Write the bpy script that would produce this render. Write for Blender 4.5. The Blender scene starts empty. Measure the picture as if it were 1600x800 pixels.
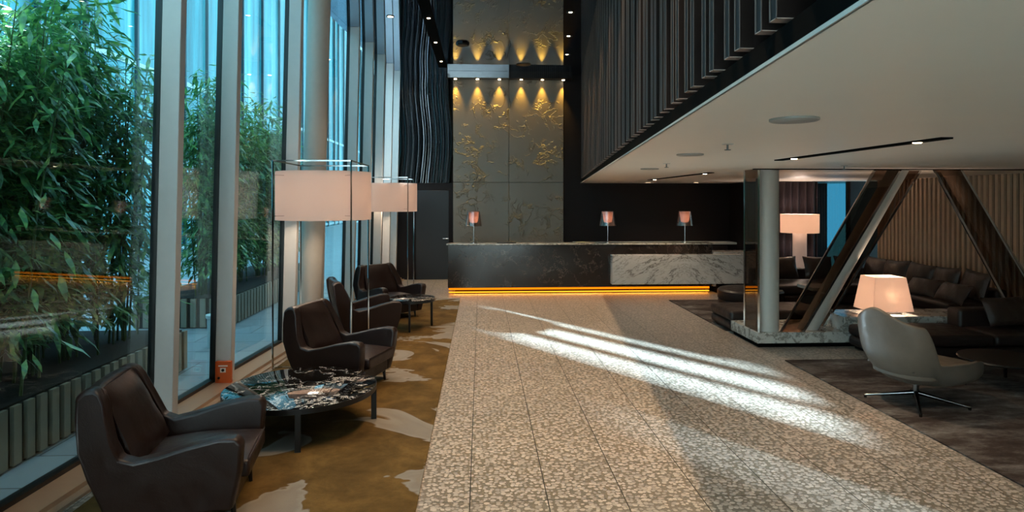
import bpy, bmesh, math, random
from mathutils import Vector, Matrix, Euler, Quaternion
random.seed(7)
PI = math.pi
SC = bpy.context.scene
C = SC.collection

# ------------------------------------------------------------ camera, world, sun, exposure
CAMH = 2.06
cd = bpy.data.cameras.new('camera'); cam = bpy.data.objects.new('camera', cd); C.objects.link(cam)
cam.location = (0, 0, CAMH); cam.rotation_euler = (PI/2, 0, -math.radians(2.776))
cd.sensor_width = 36; cd.lens = 22.5; cd.shift_y = -0.055; cd.clip_start = .05; cd.clip_end = 300
SC.camera = cam
SC.view_settings.view_transform = 'Standard'; SC.view_settings.look = 'None'
SC.view_settings.gamma = 1; SC.view_settings.use_curve_mapping = False
SC.view_settings.exposure = 1.0
W = bpy.data.worlds.new('sky'); SC.world = W; W.use_nodes = True
bg = W.node_tree.nodes['Background']
bg.inputs[0].default_value = (0.27, 0.58, 0.72, 1); bg.inputs[1].default_value = 2.5
SUN_AZ = Vector((.56, -.83, 0)).normalized(); SUN_EL = math.radians(27)
sl = bpy.data.lights.new('sun', 'SUN'); so = bpy.data.objects.new('sun', sl); C.objects.link(so)
sdir = Vector((SUN_AZ.x*math.cos(SUN_EL), SUN_AZ.y*math.cos(SUN_EL), -math.sin(SUN_EL)))
so.rotation_euler = sdir.to_track_quat('-Z', 'Y').to_euler(); so.location = (-20, 30, 20)
sl.energy = 42.0; sl.angle = math.radians(1.6); sl.color = (.68, .86, 1.0)

CEIL = 5.30      # mirror ceiling of the tall hall
SOF = 2.49       # underside of the white lower ceiling
BACK = 16.6      # face of the end wall

# ------------------------------------------------------------ helpers
def lin(h):
    r = []
    for i in (0, 2, 4):
        c = int(h[i:i+2], 16)/255
        r.append(c/12.92 if c <= .04045 else ((c+.055)/1.055)**2.4)
    return (*r, 1)

class NT:
    def __init__(s, name):
        s.m = bpy.data.materials.new(name); s.m.use_nodes = True
        s.t = s.m.node_tree; s.t.nodes.clear()
        s.out = s.t.nodes.new('ShaderNodeOutputMaterial')
    def n(s, kind, **kw):
        nd = s.t.nodes.new('ShaderNode'+kind)
        for k, v in kw.items():
            if k in ('i',): continue
            setattr(nd, k, v)
        for k, v in kw.get('i', {}).items():
            if isinstance(v, bpy.types.NodeSocket): s.t.links.new(v, nd.inputs[k])
            else: nd.inputs[k].default_value = v
        return nd
    def math(s, op, a, b=0.0, c=None):
        i = {0: a, 1: b}
        if c is not None: i[2] = c
        return s.n('Math', operation=op, i=i).outputs[0]
    def mix(s, f, a, b):
        nd = s.n('Mix', data_type='RGBA'); 
        for k, v in ((0, f), (6, a), (7, b)):
            if isinstance(v, bpy.types.NodeSocket): s.t.links.new(v, nd.inputs[k])
            else: nd.inputs[k].default_value = v
        return nd.outputs[2]
    def ramp(s, f, stops):
        nd = s.n('ValToRGB'); s.t.links.new(f, nd.inputs[0])
        e = nd.color_ramp.elements
        while len(e) < len(stops): e.new(.5)
        for k, (p, c) in enumerate(stops):
            e[k].position = p; e[k].color = c if len(c) == 4 else (*c, 1)
        return nd.outputs[0]
    def coord(s, scale=(1, 1, 1), which='Object', rot=(0, 0, 0)):
        tc = s.n('TexCoord')
        mp = s.n('Mapping', i={0: tc.outputs[which], 2: rot, 3: scale})
        return mp.outputs[0]
    def noise(s, v, scale, detail=3, rough=.55, dist=0):
        return s.n('TexNoise', i={'Vector': v, 'Scale': scale, 'Detail': detail, 'Roughness': rough, 'Distortion': dist}).outputs[0]
    def bsdf(s, color, rough=.5, metal=0, bump=None, bstr=.2, bdist=.01, **kw):
        b = s.n('BsdfPrincipled')
        for k, v in (('Base Color', color), ('Roughness', rough), ('Metallic', metal), *kw.items()):
            k = k.replace('_', ' ')
            if isinstance(v, bpy.types.NodeSocket): s.t.links.new(v, b.inputs[k])
            else: b.inputs[k].default_value = v
        if bump is not None:
            bn = s.n('Bump', i={'Strength': bstr, 'Distance': bdist, 'Height': bump})
            s.t.links.new(bn.outputs[0], b.inputs['Normal'])
        s.t.links.new(b.outputs[0], s.out.inputs[0])
        return b
    def surf(s, sock): s.t.links.new(sock, s.out.inputs[0]); return s.m

def simple(name, h, rough=.5, metal=0, noise=.06, nscale=12, **kw):
    """solid colour with a faint procedural variation"""
    t = NT(name); v = t.coord()
    c = lin(h) if isinstance(h, str) else h
    f = t.noise(v, nscale, 4)
    col = t.mix(f, tuple(x*(1-noise) for x in c[:3])+(1,), tuple(min(1, x*(1+noise)) for x in c[:3])+(1,))
    t.bsdf(col, rough, metal, **kw); return t.m

M = {}
# terrazzo with joints
t = NT('terrazzo'); v = t.coord()
sep = t.n('SeparateXYZ', i={0: v})
def joint(sock, off, per, w):
    a = t.math('DIVIDE', t.math('ADD', sock, off), per)
    fr = t.math('FRACT', a)
    d = t.math('MINIMUM', fr, t.math('SUBTRACT', 1.0, fr))
    return t.math('LESS_THAN', t.math('MULTIPLY', d, per), w)
jx = joint(sep.outputs[0], .0756+53.3, .533, .0038); jy = joint(sep.outputs[1], 58.7-4.372, .587, .0028)
jj = t.math('MAXIMUM', jx, jy)
wv = t.n('TexNoise', i={'Vector': v, 'Scale': 18, 'Detail': 2})
vv = t.n('VectorMath', operation='MULTIPLY_ADD', i={0: wv.outputs[1], 1: (.035, .035, 0), 2: v})
vo = t.n('TexVoronoi', feature='F1', voronoi_dimensions='2D', i={'Vector': vv.outputs[0], 'Scale': 27, 'Randomness': .9})
thr = t.n('SeparateColor', i={0: vo.outputs['Color']})
rad = t.math('MULTIPLY_ADD', thr.outputs[0], .30, .26)
peb = t.math('LESS_THAN', vo.outputs['Distance'], rad)
pc = t.mix(thr.outputs[1], lin('8f8379'), lin('b3a395'))
vo2 = t.n('TexVoronoi', feature='F1', voronoi_dimensions='2D', i={'Vector': v, 'Scale': 75})
mc = t.mix(t.math('LESS_THAN', vo2.outputs['Distance'], .33), lin('6b6055'), lin('82766a'))
big = t.noise(v, 1.3, 3)
mc2 = t.mix(big, mc, lin('6e6355'))
col = t.mix(peb, mc2, pc); col = t.mix(jj, col, lin('2c2822'))
t.bsdf(col, .30, 0, bump=t.math('SUBTRACT', 1.0, jj), bstr=.3, bdist=.002, Specular_IOR_Level=.55); M['terrazzo'] = t.m

# marbles
def marble(name, base, vein, scale=1.0, thr_=.045, rough=.12, cloud=None, seed=0, distort=1.6, fine=True):
    t = NT(name); v = t.coord(scale=(scale,)*3, rot=(.3+seed, .5, .4+seed))
    n0 = t.n('TexNoise', i={'Vector': v, 'Scale': 1.1, 'Detail': 6, 'Roughness': .6})
    w = t.n('VectorMath', operation='MULTIPLY_ADD', i={0: n0.outputs[1], 1: (distort,)*3, 2: v})
    a = t.noise(w.outputs[0], 1.5, 8, .6)
    d = t.math('ABSOLUTE', t.math('SUBTRACT', a, .5))
    ve = t.ramp(d, [(0, (1, 1, 1)), (thr_*.35, (.75, .75, .75)), (thr_, (0, 0, 0))])
    f = ve
    if fine:
        b = t.noise(w.outputs[0], 5.0, 6, .65)
        d2 = t.math('ABSOLUTE', t.math('SUBTRACT', b, .5))
        ve2 = t.ramp(d2, [(0, (.7, .7, .7)), (thr_*.45, (0, 0, 0))])
        m2 = t.ramp(t.noise(v, 1.7, 2), [(.42, (0, 0, 0)), (.62, (1, 1, 1))])
        f = t.math('MAXIMUM', ve, t.math('MULTIPLY', ve2, m2))
    bc = lin(base)
    if cloud: bc = t.mix(t.noise(v, 2.2, 4), lin(base), lin(cloud))
    col = t.mix(f, bc, lin(vein))
    t.bsdf(col, rough, 0, Specular_IOR_Level=.5); return t.m
M['dark_marble'] = marble('dark_marble', '1e1613', '6b5f57', .8, .004, .16, '2b211c', fine=False)
M['table_marble'] = marble('table_marble', '050404', 'c9beb6', 2.2, .016, .03, '0f0d0c', seed=.8, distort=1.3)
t = NT('white_marble'); v = t.coord()
sp = t.n('SeparateXYZ', i={0: v}); ax = t.math('ABSOLUTE', t.math('ADD', sp.outputs[0], .17))
cb = t.n('CombineXYZ', i={0: t.math('ADD', t.math('MULTIPLY', ax, 1.1), t.math('MULTIPLY', sp.outputs[2], 1.5)), 1: 0.0, 2: t.math('MULTIPLY', sp.outputs[2], 1.2)})
n0 = t.n('TexNoise', i={'Vector': cb.outputs[0], 'Scale': 2.0, 'Detail': 5, 'Roughness': .6})
w = t.n('VectorMath', operation='MULTIPLY_ADD', i={0: n0.outputs[1], 1: (.7, .7, .7), 2: cb.outputs[0]})
f = None
for sc_, th_, am in ((1.7, .022, .85), (4.2, .022, .55)):
    d = t.math('ABSOLUTE', t.math('SUBTRACT', t.noise(w.outputs[0], sc_, 5, .55), .5))
    r_ = t.math('MULTIPLY', t.ramp(d, [(0, (1, 1, 1)), (th_*.4, (.7, .7, .7)), (th_, (0, 0, 0))]), am)
    f = r_ if f is None else t.math('MAXIMUM', f, r_)
t.bsdf(t.mix(f, t.mix(t.noise(v, 2, 3), lin('c3bab0'), lin('b1a79c')), lin('575049')), .18); M['white_marble'] = t.m
M['plinth_marble'] = marble('plinth_marble', 'b9b2a8', '6f6961', 2.2, .05, .15, 'a39c93', seed=.1)

# carpets
t = NT('gold_carpet'); v = t.coord(); v2 = t.coord(scale=(1.0, .55, 1))
wv = t.noise(t.coord(scale=(.55, .8, 1)), .9, 4, .6, 1.2)
sx_ = t.n('SeparateXYZ', i={0: v}); wv = t.math('ADD', wv, t.math('MULTIPLY', t.math('ADD', sx_.outputs[0], .43), .11))
f = t.ramp(wv, [(.50, (0, 0, 0)), (.512, (1, 1, 1)), (.56, (.75, .75, .75)), (.72, (.9, .9, .9))])
blot = t.noise(v, 2.6, 9, .7, .25)
gold = t.ramp(blot, [(.25, lin('3a2812')), (.5, lin('5a4322')), (.75, lin('765a30'))])
fibre = t.noise(v, 260, 2)
gold = t.mix(t.math('MULTIPLY', fibre, .5), gold, lin('2c2210'))
col = t.mix(f, gold, lin('787068'))
t.bsdf(col, .95, 0, bump=fibre, bstr=.5, bdist=.006, Specular_IOR_Level=.1); M['gold_carpet'] = t.m
t = NT('brown_carpet'); v = t.coord(); v2 = t.coord(scale=(.7, 1.6, 1))
blot = t.noise(v2, 2.1, 10, .74, .15)
cc = t.ramp(blot, [(.3, lin('2a211d')), (.45, lin('413631')), (.57, lin('635b56')), (.7, lin('959089'))])
fibre = t.noise(v, 240, 2); cc = t.mix(t.math('MULTIPLY', fibre, .4), cc, lin('18120f'))
t.bsdf(cc, .95, 0, bump=fibre, bstr=.5, bdist=.006, Specular_IOR_Level=.1); M['brown_carpet'] = t.m

# leather
def leather(name, h, rough=.36, cre=.25):
    t = NT(name); v = t.coord()
    vo = t.n('TexVoronoi', i={'Vector': v, 'Scale': 190}).outputs['Distance']
    cr = t.noise(v, 5, 5, .6, 1.2)
    hgt = t.math('ADD', t.math('MULTIPLY', vo, .12), cr)
    c = lin(h); col = t.mix(t.noise(v, 7, 4), tuple(x*.75 for x in c[:3])+(1,), tuple(x*1.2 for x in c[:3])+(1,))
    t.bsdf(col, t.ramp(t.noise(v, 9, 3), [(.3, (rough-.06,)*3), (.7, (rough+.1,)*3)]), 0, bump=hgt, bstr=cre, bdist=.012, Specular_IOR_Level=.32); return t.m
M['leather'] = leather('brown_leather', '21130f')
M['sofa_leather'] = leather('sofa_leather', '241a17', .42, .3)
M['cushion_leather'] = leather('cushion_leather', '33261f', .33, .8)
M['shell_leather'] = leather('grey_leather', '5a5046', .5, .05)
M['black'] = simple('black_metal', '0c0b0b', .35, .3)
M['chrome'] = simple('chrome', 'c8c6c4', .12, 1)
M['steel'] = simple('dark_steel', '6a6a6a', .22, 1)
M['fin'] = simple('fin_paint', 'b9b8b5', .45)
M['column'] = simple('column_paint', 'aaa49a', .5)
M['frame'] = simple('window_frame_black', '0b0d0e', .4)
M['sill'] = simple('sill_metal', 'a98f78', .35, .4)
M['mirror'] = simple('ceiling_mirror', (.42, .54, .70, 1), .015, 1, noise=.01)
M['soffit'] = simple('ceiling_plaster', 'e6d9ca', .42, 0, noise=.03, nscale=2)
M['darkwall'] = simple('dark_wall', '1a1211', .6, 0, Specular_IOR_Level=.2)
M['doorwall'] = simple('door_paint', '121113', .45)
M['rib'] = simple('gloss_rib', '0a0c10', .2, 0, Specular_IOR_Level=1.0, Coat_Weight=1.0, Coat_Roughness=.05)
M['finwall'] = simple('fin_wall_wood', '19100d', .45, 0, noise=.15, nscale=3, Specular_IOR_Level=.25)
M['finglint'] = simple('fin_edge_highlight', '50453f', .5, 0)  # bright corner highlights of the fins, put into the colour
M['finlit'] = simple('fin_bottom_lit', 'a0887c', .5)  # lit undersides of the fins, painted paler than their dark faces
M['slat'] = simple('slat_wood', 'b4967a', .45, 0, noise=.15, nscale=4)
M['slatback'] = simple('slat_backing', '0c0806', .9)
M['curtain'] = simple('curtain_cloth', '2c2026', .8)
M['black_box'] = simple('black_recess', '050505', .9, 0, Specular_IOR_Level=.05)
M['white_plastic'] = simple('white_plastic', 'b5b0a8', .4)
M['grey_plastic'] = simple('grey_plastic', '8c8880', .4)
M['orange'] = simple('orange_enamel', 'c4541a', .4)
M['label_white'] = simple('label_white', 'd9d2c8', .5)
M['planter'] = simple('planter_slat', '8b8271', .5, 0, noise=.12)
M['planter_dark'] = simple('planter_dark', '15140f', .7)
M['soil'] = simple('soil', '1a1610', .95)
M['culm'] = simple('bamboo_culm', '3b5226', .5)
M['furniture_table'] = simple('wood_dark', '1b1512', .35)

t = NT('bamboo_leaf'); oi = t.n('TexCoord')
rn = t.noise(t.coord(), 9, 2)
lc = t.ramp(rn, [(.3, lin('2e5634')), (.48, lin('4a8250')), (.64, lin('7dae5c')), (.76, lin('bccb80'))])
b = t.n('BsdfPrincipled', i={'Base Color': lc, 'Roughness': .32})
tr = t.n('BsdfTranslucent', i={'Color': lc})
mx = t.n('MixShader', i={0: .35, 1: b.outputs[0], 2: tr.outputs[0]}); M['leaf'] = t.surf(mx.outputs[0])

def glass(name, tint, refl=1.0, rough=.0, ior=1.5):
    t = NT(name)
    ge = t.n('NewGeometry'); dt = t.n('VectorMath', operation='DOT_PRODUCT', i={0: ge.outputs['Normal'], 1: ge.outputs['Incoming']})
    c = t.math('SUBTRACT', 1.0, t.math('ABSOLUTE', dt.outputs['Value']))
    f = t.math('MULTIPLY', t.math('MULTIPLY_ADD', t.math('POWER', c, 5.0), .96, .04), refl)
    f = t.math('MINIMUM', f, 1.0)
    tp = t.n('BsdfTransparent', i={0: tint}); gl = t.n('BsdfGlossy', i={'Roughness': rough, 'Color': (.95, 1, 1, 1)})
    mx = t.n('MixShader', i={0: f, 1: tp.outputs[0], 2: gl.outputs[0]}); return t.surf(mx.outputs[0])
M['glass'] = glass('window_glass', (.88, .955, .97, 1), 1.2)
M['tint'] = glass('bronze_glass', (.46, .37, .31, 1), 1.3)
M['blue'] = glass('blue_tinted_glass', (.17, .31, .36, 1), 1.0)
M['smoke'] = glass('smoke_shade', (.72, .60, .54, 1), 3.5, .25)

t = NT('outdoor_paving'); v = t.coord()
br = t.n('TexBrick', i={'Vector': v, 'Color1': lin('8f9aa0'), 'Color2': lin('7f8b92'), 'Mortar': lin('30363a'), 'Scale': 1.0, 'Mortar Size': .008, 'Brick Width': 1.2, 'Row Height': .6})
t.bsdf(br.outputs[0], .35); M['paving'] = t.m

t = NT('relief_stone'); v = t.coord(scale=(1, 1, 1))
sp = t.n('SeparateXYZ', i={0: v})
n0 = t.n('TexNoise', i={'Vector': v, 'Scale': 1.6, 'Detail': 4})
w = t.n('VectorMath', operation='MULTIPLY_ADD', i={0: n0.outputs[1], 1: (1.5, 1.5, 1.5), 2: v})
a = t.noise(w.outputs[0], 2.6, 3, .5)
d = t.math('ABSOLUTE', t.math('SUBTRACT', a, .5)); rid = t.ramp(d, [(0, (1, 1, 1)), (.035, (0, 0, 0))])
msk = t.ramp(t.noise(v, 1.1, 2), [(.44, (0, 0, 0)), (.56, (1, 1, 1))])
rel = t.math('MULTIPLY', rid, msk)
col = t.mix(t.noise(v, 1.5, 4), lin('6b6153'), lin('7a7062'))
t.bsdf(col, .42, 0, bump=rel, bstr=.9, bdist=.03); M['relief'] = t.m

def emit(name, h, s):
    t = NT(name); e = t.n('Emission', i={0: lin(h), 1: s}); return t.surf(e.outputs[0])
M['led'] = emit('amber_led', 'f07808', .9)
M['led_core'] = emit('amber_led_core', 'ff9a20', 1.1)
M['bulb'] = emit('lamp_bulb', 'ffe3b8', 14)
def shade_mat(name, h, e, s):
    t = NT(name); v = t.coord()
    wv = t.noise(t.coord(scale=(120, 120, 260)), 1.0, 2)
    col = t.mix(t.math('MULTIPLY', wv, .3), lin(h), tuple(x*.8 for x in lin(h)[:3])+(1,))
    b = t.n('BsdfPrincipled', i={'Base Color': col, 'Roughness': .85, 'Emission Color': lin(e), 'Emission Strength': s})
    tr = t.n('BsdfTranslucent', i={0: col})
    mx = t.n('MixShader', i={0: .4, 1: b.outputs[0], 2: tr.outputs[0]}); return t.surf(mx.outputs[0])
M['shade'] = shade_mat('drum_shade', 'c4b4aa', 'e0c4b4', .12)
M['square_shade'] = shade_mat('square_shade', 'd0bcac', 'ecc0a4', .2)
M['pink_diffuser'] = shade_mat('pink_diffuser', 'c2a496', 'e6b0a0', .12)

t = NT('teal_glass_wall'); v = t.coord()
sp = t.n('SeparateXYZ', i={0: v})
st = t.noise(t.coord(scale=(.4, 1.1, .06)), 1.2, 4, .6)
col = t.ramp(st, [(.3, lin('124650')), (.45, lin('1f7a86')), (.58, lin('3f9aa4')), (.72, lin('8fc0c4'))])
t.bsdf(col, .25, 0, Specular_IOR_Level=.6); M['teal'] = t.m
M['mullion'] = simple('far_mullion', '1f3a44', .4)
M['far_white'] = simple('far_band', 'b9c9cc', .5)
M['dark_backing'] = simple('dark_backing', '2c2a24', .8)

def mobj(name, bm, mat, parent=None, smooth=None, bevel=None, bseg=3, subd=0, loc=None, rotz=0):
    bmesh.ops.recalc_face_normals(bm, faces=bm.faces[:])
    me = bpy.data.meshes.new(name); bm.to_mesh(me); bm.free()
    mats = mat if isinstance(mat, (list, tuple)) else [mat]
    for m in mats: me.materials.append(M[m] if isinstance(m, str) else m)
    o = bpy.data.objects.new(name, me); C.objects.link(o)
    if parent: o.parent = parent
    if loc: o.location = loc
    if rotz: o.rotation_euler.z = rotz
    if bevel:
        b = o.modifiers.new('b', 'BEVEL'); b.width = bevel; b.segments = bseg; b.limit_method = 'ANGLE'; b.angle_limit = math.radians(35)
        b.harden_normals = False
    if subd:
        s = o.modifiers.new('s', 'SUBSURF'); s.levels = subd; s.render_levels = subd
    if smooth is None: smooth = bool(bevel or subd)
    if smooth:
        for p in me.polygons: p.use_smooth = True
        if not subd:
            try: me.set_sharp_from_angle(angle=math.radians(40))
            except Exception: pass
    return o

def box(bm, x0, x1, y0, y1, z0, z1, mi=0, shear=None):
    vs = [bm.verts.new((x, y, z)) for z in (z0, z1) for y in (y0, y1) for x in (x0, x1)]
    for f in ((0, 2, 3, 1), (4, 5, 7, 6), (0, 1, 5, 4), (2, 6, 7, 3), (0, 4, 6, 2), (1, 3, 7, 5)):
        fc = bm.faces.new([vs[i] for i in f]); fc.material_index = mi
    return vs
def prism(bm, pts, z0, z1, mi=0):
    a = [bm.verts.new((x, y, z0)) for x, y in pts]; b = [bm.verts.new((x, y, z1)) for x, y in pts]
    n = len(pts)
    for f in [bm.faces.new(a[::-1]), bm.faces.new(b)] + [bm.faces.new((a[i], a[(i+1) % n], b[(i+1) % n], b[i])) for i in range(n)]:
        f.material_index = mi
def prism_y(bm, pts, y0, y1, mi=0):     # pts in x,z
    a = [bm.verts.new((x, y0, z)) for x, z in pts]; b = [bm.verts.new((x, y1, z)) for x, z in pts]
    n = len(pts)
    for f in [bm.faces.new(a), bm.faces.new(b[::-1])] + [bm.faces.new((a[i], b[i], b[(i+1) % n], a[(i+1) % n])) for i in range(n)]:
        f.material_index = mi
def tube(bm, p, q, r0, r1=None, n=16, mi=0, cap=True):
    r1 = r0 if r1 is None else r1
    p, q = Vector(p), Vector(q); d = (q-p).normalized()
    u = d.orthogonal().normalized() if abs(d.z) < .999 else Vector((1, 0, 0)); w = d.cross(u)
    A = [bm.verts.new(p+(u*math.cos(2*PI*i/n)+w*math.sin(2*PI*i/n))*r0) for i in range(n)]
    B = [bm.verts.new(q+(u*math.cos(2*PI*i/n)+w*math.sin(2*PI*i/n))*r1) for i in range(n)]
    fs = [bm.faces.new((A[i], A[(i+1) % n], B[(i+1) % n], B[i])) for i in range(n)]
    if cap: fs += [bm.faces.new(A[::-1]), bm.faces.new(B)]
    for f in fs: f.material_index = mi
def bar(bm, p, q, w):      # square bar
    tube(bm, p, q, w*.7071, n=4)
def lathe(bm, prof, n=32, c=(0, 0), mi=0):
    rings = []
    for r, z in prof:
        rings.append([bm.verts.new((c[0]+r*math.cos(2*PI*i/n), c[1]+r*math.sin(2*PI*i/n), z)) for i in range(n)] if r > 1e-5 else [bm.verts.new((c[0], c[1], z))])
    for a, b in zip(rings, rings[1:]):
        for i in range(n):
            j = (i+1) % n
            if len(a) == 1 and len(b) == 1: continue
            if len(a) == 1: f = bm.faces.new((a[0], b[j], b[i]))
            elif len(b) == 1: f = bm.faces.new((a[i], a[j], b[0]))
            else: f = bm.faces.new((a[i], a[j], b[j], b[i]))
            f.material_index = mi
def B(): return bmesh.new()
def thing(name, label, cat, loc=(0, 0, 0), rotz=0, group=None):
    o = bpy.data.objects.new(name, None); C.objects.link(o); o.empty_display_size = .1
    o.location = loc; o.rotation_euler = (0, 0, rotz); o['label'] = label; o['category'] = cat
    if group: o['group'] = group
    return o
def tag(o, label, cat, group=None):
    o['label'] = label; o['category'] = cat
    if group: o['group'] = group
    return o
def struct(o, label=None, cat=None):
    o['kind'] = 'structure'
    o['label'] = label or o.name.replace('_', ' ')
    if cat: o['category'] = cat
    return o
KIDS = {}
def dup(root, loc, rotz, label, group=None):
    def cp(o, par):
        c = o.copy(); C.objects.link(c)
        if par: c.parent = par
        for ch in list(o.children): cp(ch, c)
        return c
    r = cp(root, None); r.location = loc; r.rotation_euler = (0, 0, rotz); r['label'] = label
    if group: r['group'] = group
    return r
def spot(loc, watts, color, size=60, blend=.6, rad=.04, target=None, parent=None):
    l = bpy.data.lights.new('spot_light', 'SPOT'); l.energy = watts; l.color = color; l.spot_size = math.radians(size); l.spot_blend = blend; l.shadow_soft_size = rad
    o = bpy.data.objects.new('spot_light', l); C.objects.link(o); o.location = loc
    if target: o.rotation_euler = (Vector(target)-Vector(loc)).to_track_quat('-Z', 'Y').to_euler()
    return o
def point(loc, watts, color, rad=.05):
    l = bpy.data.lights.new('bulb_light', 'POINT'); l.energy = watts; l.color = color; l.shadow_soft_size = rad
    o = bpy.data.objects.new('bulb_light', l); C.objects.link(o); o.location = loc; return o
WARM = (1, .78, .54); AMBER = (1, .55, .16)

# ------------------------------------------------------------ floor, rugs, walls, ceilings
LEAN = .022
FP = [(-4, -3.3), (0, -3.22), (4.3, -3.11), (7.7, -2.93), (9.2, -2.82), (12, -2.60), (BACK+.2, -2.30)]
def fx(y, z=0):
    for (a, xa), (b, xb) in zip(FP, FP[1:]):
        if y <= b: break
    return xa+(xb-xa)*(y-a)/(b-a)+LEAN*z
RX = 8.9         # right wall reference
def rx(y): return 8.62+(y-9)*.03   # slatted right wall
def sx(y): return .69+.116*y       # edge of the lower ceiling

bm = B(); prism(bm, [(fx(-4)-.0, -4), (10.5, -4), (10.5, BACK+.3), (fx(16)-.0, BACK+.3), (fx(12), 12), (fx(9.2), 9.2), (fx(7.7), 7.7), (fx(4.3), 4.3)], -.15, 0)
struct(mobj('floor', bm, 'terrazzo'))
bm = B(); prism(bm, [(fx(-4)-.001, -4), (fx(4.3)-.001, 4.3), (fx(7.7)-.001, 7.7), (fx(9.2)-.001, 9.2), (fx(12)-.001, 12), (fx(16)-.001, BACK+.3), (-2.4, 60), (-30, 60), (-30, -8), (-3.4, -8)], -.2, -.03)
struct(mobj('ground', bm, 'paving'), 'pale outdoor paving beyond the window wall')

# rugs
bm = B(); prism(bm, [(-2.70, 2.4), (-.43, 2.4), (-.43, 13.35), (-2.28, 13.35), (-2.46, 8.7), (-2.67, 4.7)], 0.001, .014)
tag(mobj('rug', bm, 'gold_carpet'), 'long gold-brown rug with ragged grey patches under the window armchairs', 'rug')
bm = B(); box(bm, 3.88, 8.2, 2.0, 8.0, 0.001, .014)
tag(mobj('rug', bm, 'brown_carpet'), 'dark mottled rug under the grey swivel chair', 'rug')
bm = B(); box(bm, 3.83, 7.3, 9.85, 12.9, 0.001, .014)
tag(mobj('rug', bm, 'brown_carpet'), 'dark rug behind the marble plinth, beside the low chaise near the desk', 'rug')

# mirror ceiling
bm = B(); prism(bm, [(fx(-4, CEIL)-.2, -4), (sx(-4)+.6, -4), (sx(BACK)+.6, BACK+.2), (fx(BACK, CEIL)-.2, BACK+.2)], CEIL, CEIL+.15)
struct(mobj('ceiling', bm, 'mirror'), 'dark mirror ceiling over the tall hall')
# lower ceiling (white)
bm = B(); prism(bm, [(sx(-4), -4), (10.5, -4), (10.5, BACK+.2), (sx(BACK), BACK+.2)], SOF, SOF+.012)
struct(mobj('ceiling_lower', bm, 'soffit'), 'white lower ceiling on the right with a slanted edge')
bm = B(); prism(bm, [(sx(-4)+.03, -4), (10.5, -4), (10.5, BACK+.2), (sx(BACK)+.03, BACK+.2)], SOF+.012, SOF+.11)  # solid matte black fill, painted as the shade inside the gap
struct(mobj('ceiling_gap_shade', bm, 'black_box'), 'black filler painted as the shaded gap above the white ceiling edge')
bm = B()
for off, z0, z1 in ((-.012, SOF+.0, SOF+.012),):
    prism(bm, [(sx(-3.9)+off, -3.9), (sx(-3.9)-.001, -3.9), (sx(BACK)-.001, BACK), (sx(BACK)+off, BACK)], z0, z1)
struct(mobj('trim_1', bm, 'white_plastic'), 'thin bright metal edge along the slanted white ceiling')
# upstand behind fins
bm = B(); prism(bm, [(sx(-4)+.42, -4), (sx(-4)+.55, -4), (sx(BACK)+.55, BACK), (sx(BACK)+.42, BACK)], SOF+.12, CEIL)
struct(mobj('wall_right', bm, 'finwall'), 'dark wall behind the hanging fins')
# folded fins
FZ = 2.62
bm = B(); y = -1.2; k = 0
while y < BACK-.15:
    for yy in (y, y+.145):
        x = sx(yy)
        box(bm, x, x+.30, yy, yy+.05, FZ+.003, CEIL-.002, 0)
        box(bm, x-.003, x, yy, yy+.005, FZ, CEIL-.002, 1); box(bm, x-.003, x, yy+.044, yy+.05, FZ, CEIL-.002, 1)
        box(bm, x-.003, x+.30, yy, yy+.05, FZ, FZ+.003, 2)
    box(bm, sx(y)+.25, sx(y)+.30, y+.05, y+.145, FZ+.003, CEIL-.002, 0)
    box(bm, sx(y)+.25, sx(y)+.30, y+.05, y+.145, FZ, FZ+.003, 2)
    y += .392; k += 1
struct(mobj('wall_fins', bm, ['finwall', 'finglint', 'finlit']), 'dark folded vertical fins hanging above the white ceiling edge')

# back wall
bm = B(); box(bm, fx(BACK)-.5, -.74, BACK, BACK+.2, 0, SOF); box(bm, 2.16, 9.2, BACK, BACK+.2, 0, CEIL+.1); box(bm, -.74, 2.16, BACK+.1, BACK+.2, 0, CEIL)
box(bm, fx(BACK)-.5, -.74, BACK+.12, BACK+.2, SOF, CEIL)
struct(mobj('wall_back', bm, 'darkwall'), 'dark end wall behind the reception desk')
bm = B()
for x0, x1 in ((-.715, .713), (.721, 2.13)):
    for z0, z1 in ((0, 2.50), (2.51, CEIL)):
        box(bm, x0, x1, BACK-.12, BACK+.08, z0, z1)
struct(mobj('wall_back_panel', bm, 'relief', bevel=.004, bseg=1), 'grey-olive relief panels with embossed leaf lines behind the desk')
# glossy ribs upper left on the end wall
bm = B(); x = fx(BACK, 3)-.3
n = 0
pts = []
x1 = -.75; N = 140
for i in range(N+1):
    xx = x+(x1-x)*i/N
    pts.append((xx, BACK+.02+.05*math.sin(2*PI*xx/.13)))
vs = []
for (px_, py_) in pts:
    vs.append([bm.verts.new((px_+.05*math.sin(z_*2.2), py_, z_)) for z_ in [SOF+(CEIL-SOF)*q/10 for q in range(11)]])
for a, b2 in zip(vs, vs[1:]):
    for q in range(10): bm.faces.new((a[q], b2[q], b2[q+1], a[q+1]))
struct(mobj('wall_back_ribs', bm, 'rib', smooth=True), 'glossy black wavy ribs above the dark door')

# door in the end wall
d = thing('door_1', 'dark flush door left of the reception desk', 'door', (-1.25, BACK-.02, 0)); d['kind'] = 'structure'
bm = B(); box(bm, -.42, .42, 0, .03, .01, 2.3); mobj('door_leaf', bm, 'doorwall', d, bevel=.004, bseg=1)
bm = B(); tube(bm, (.40, 0, 1.06), (.40, -.05, 1.06), .012); tube(bm, (.41, -.05, 1.06), (.27, -.05, 1.06), .01); mobj('handle', bm, 'chrome', d, smooth=True)

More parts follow.
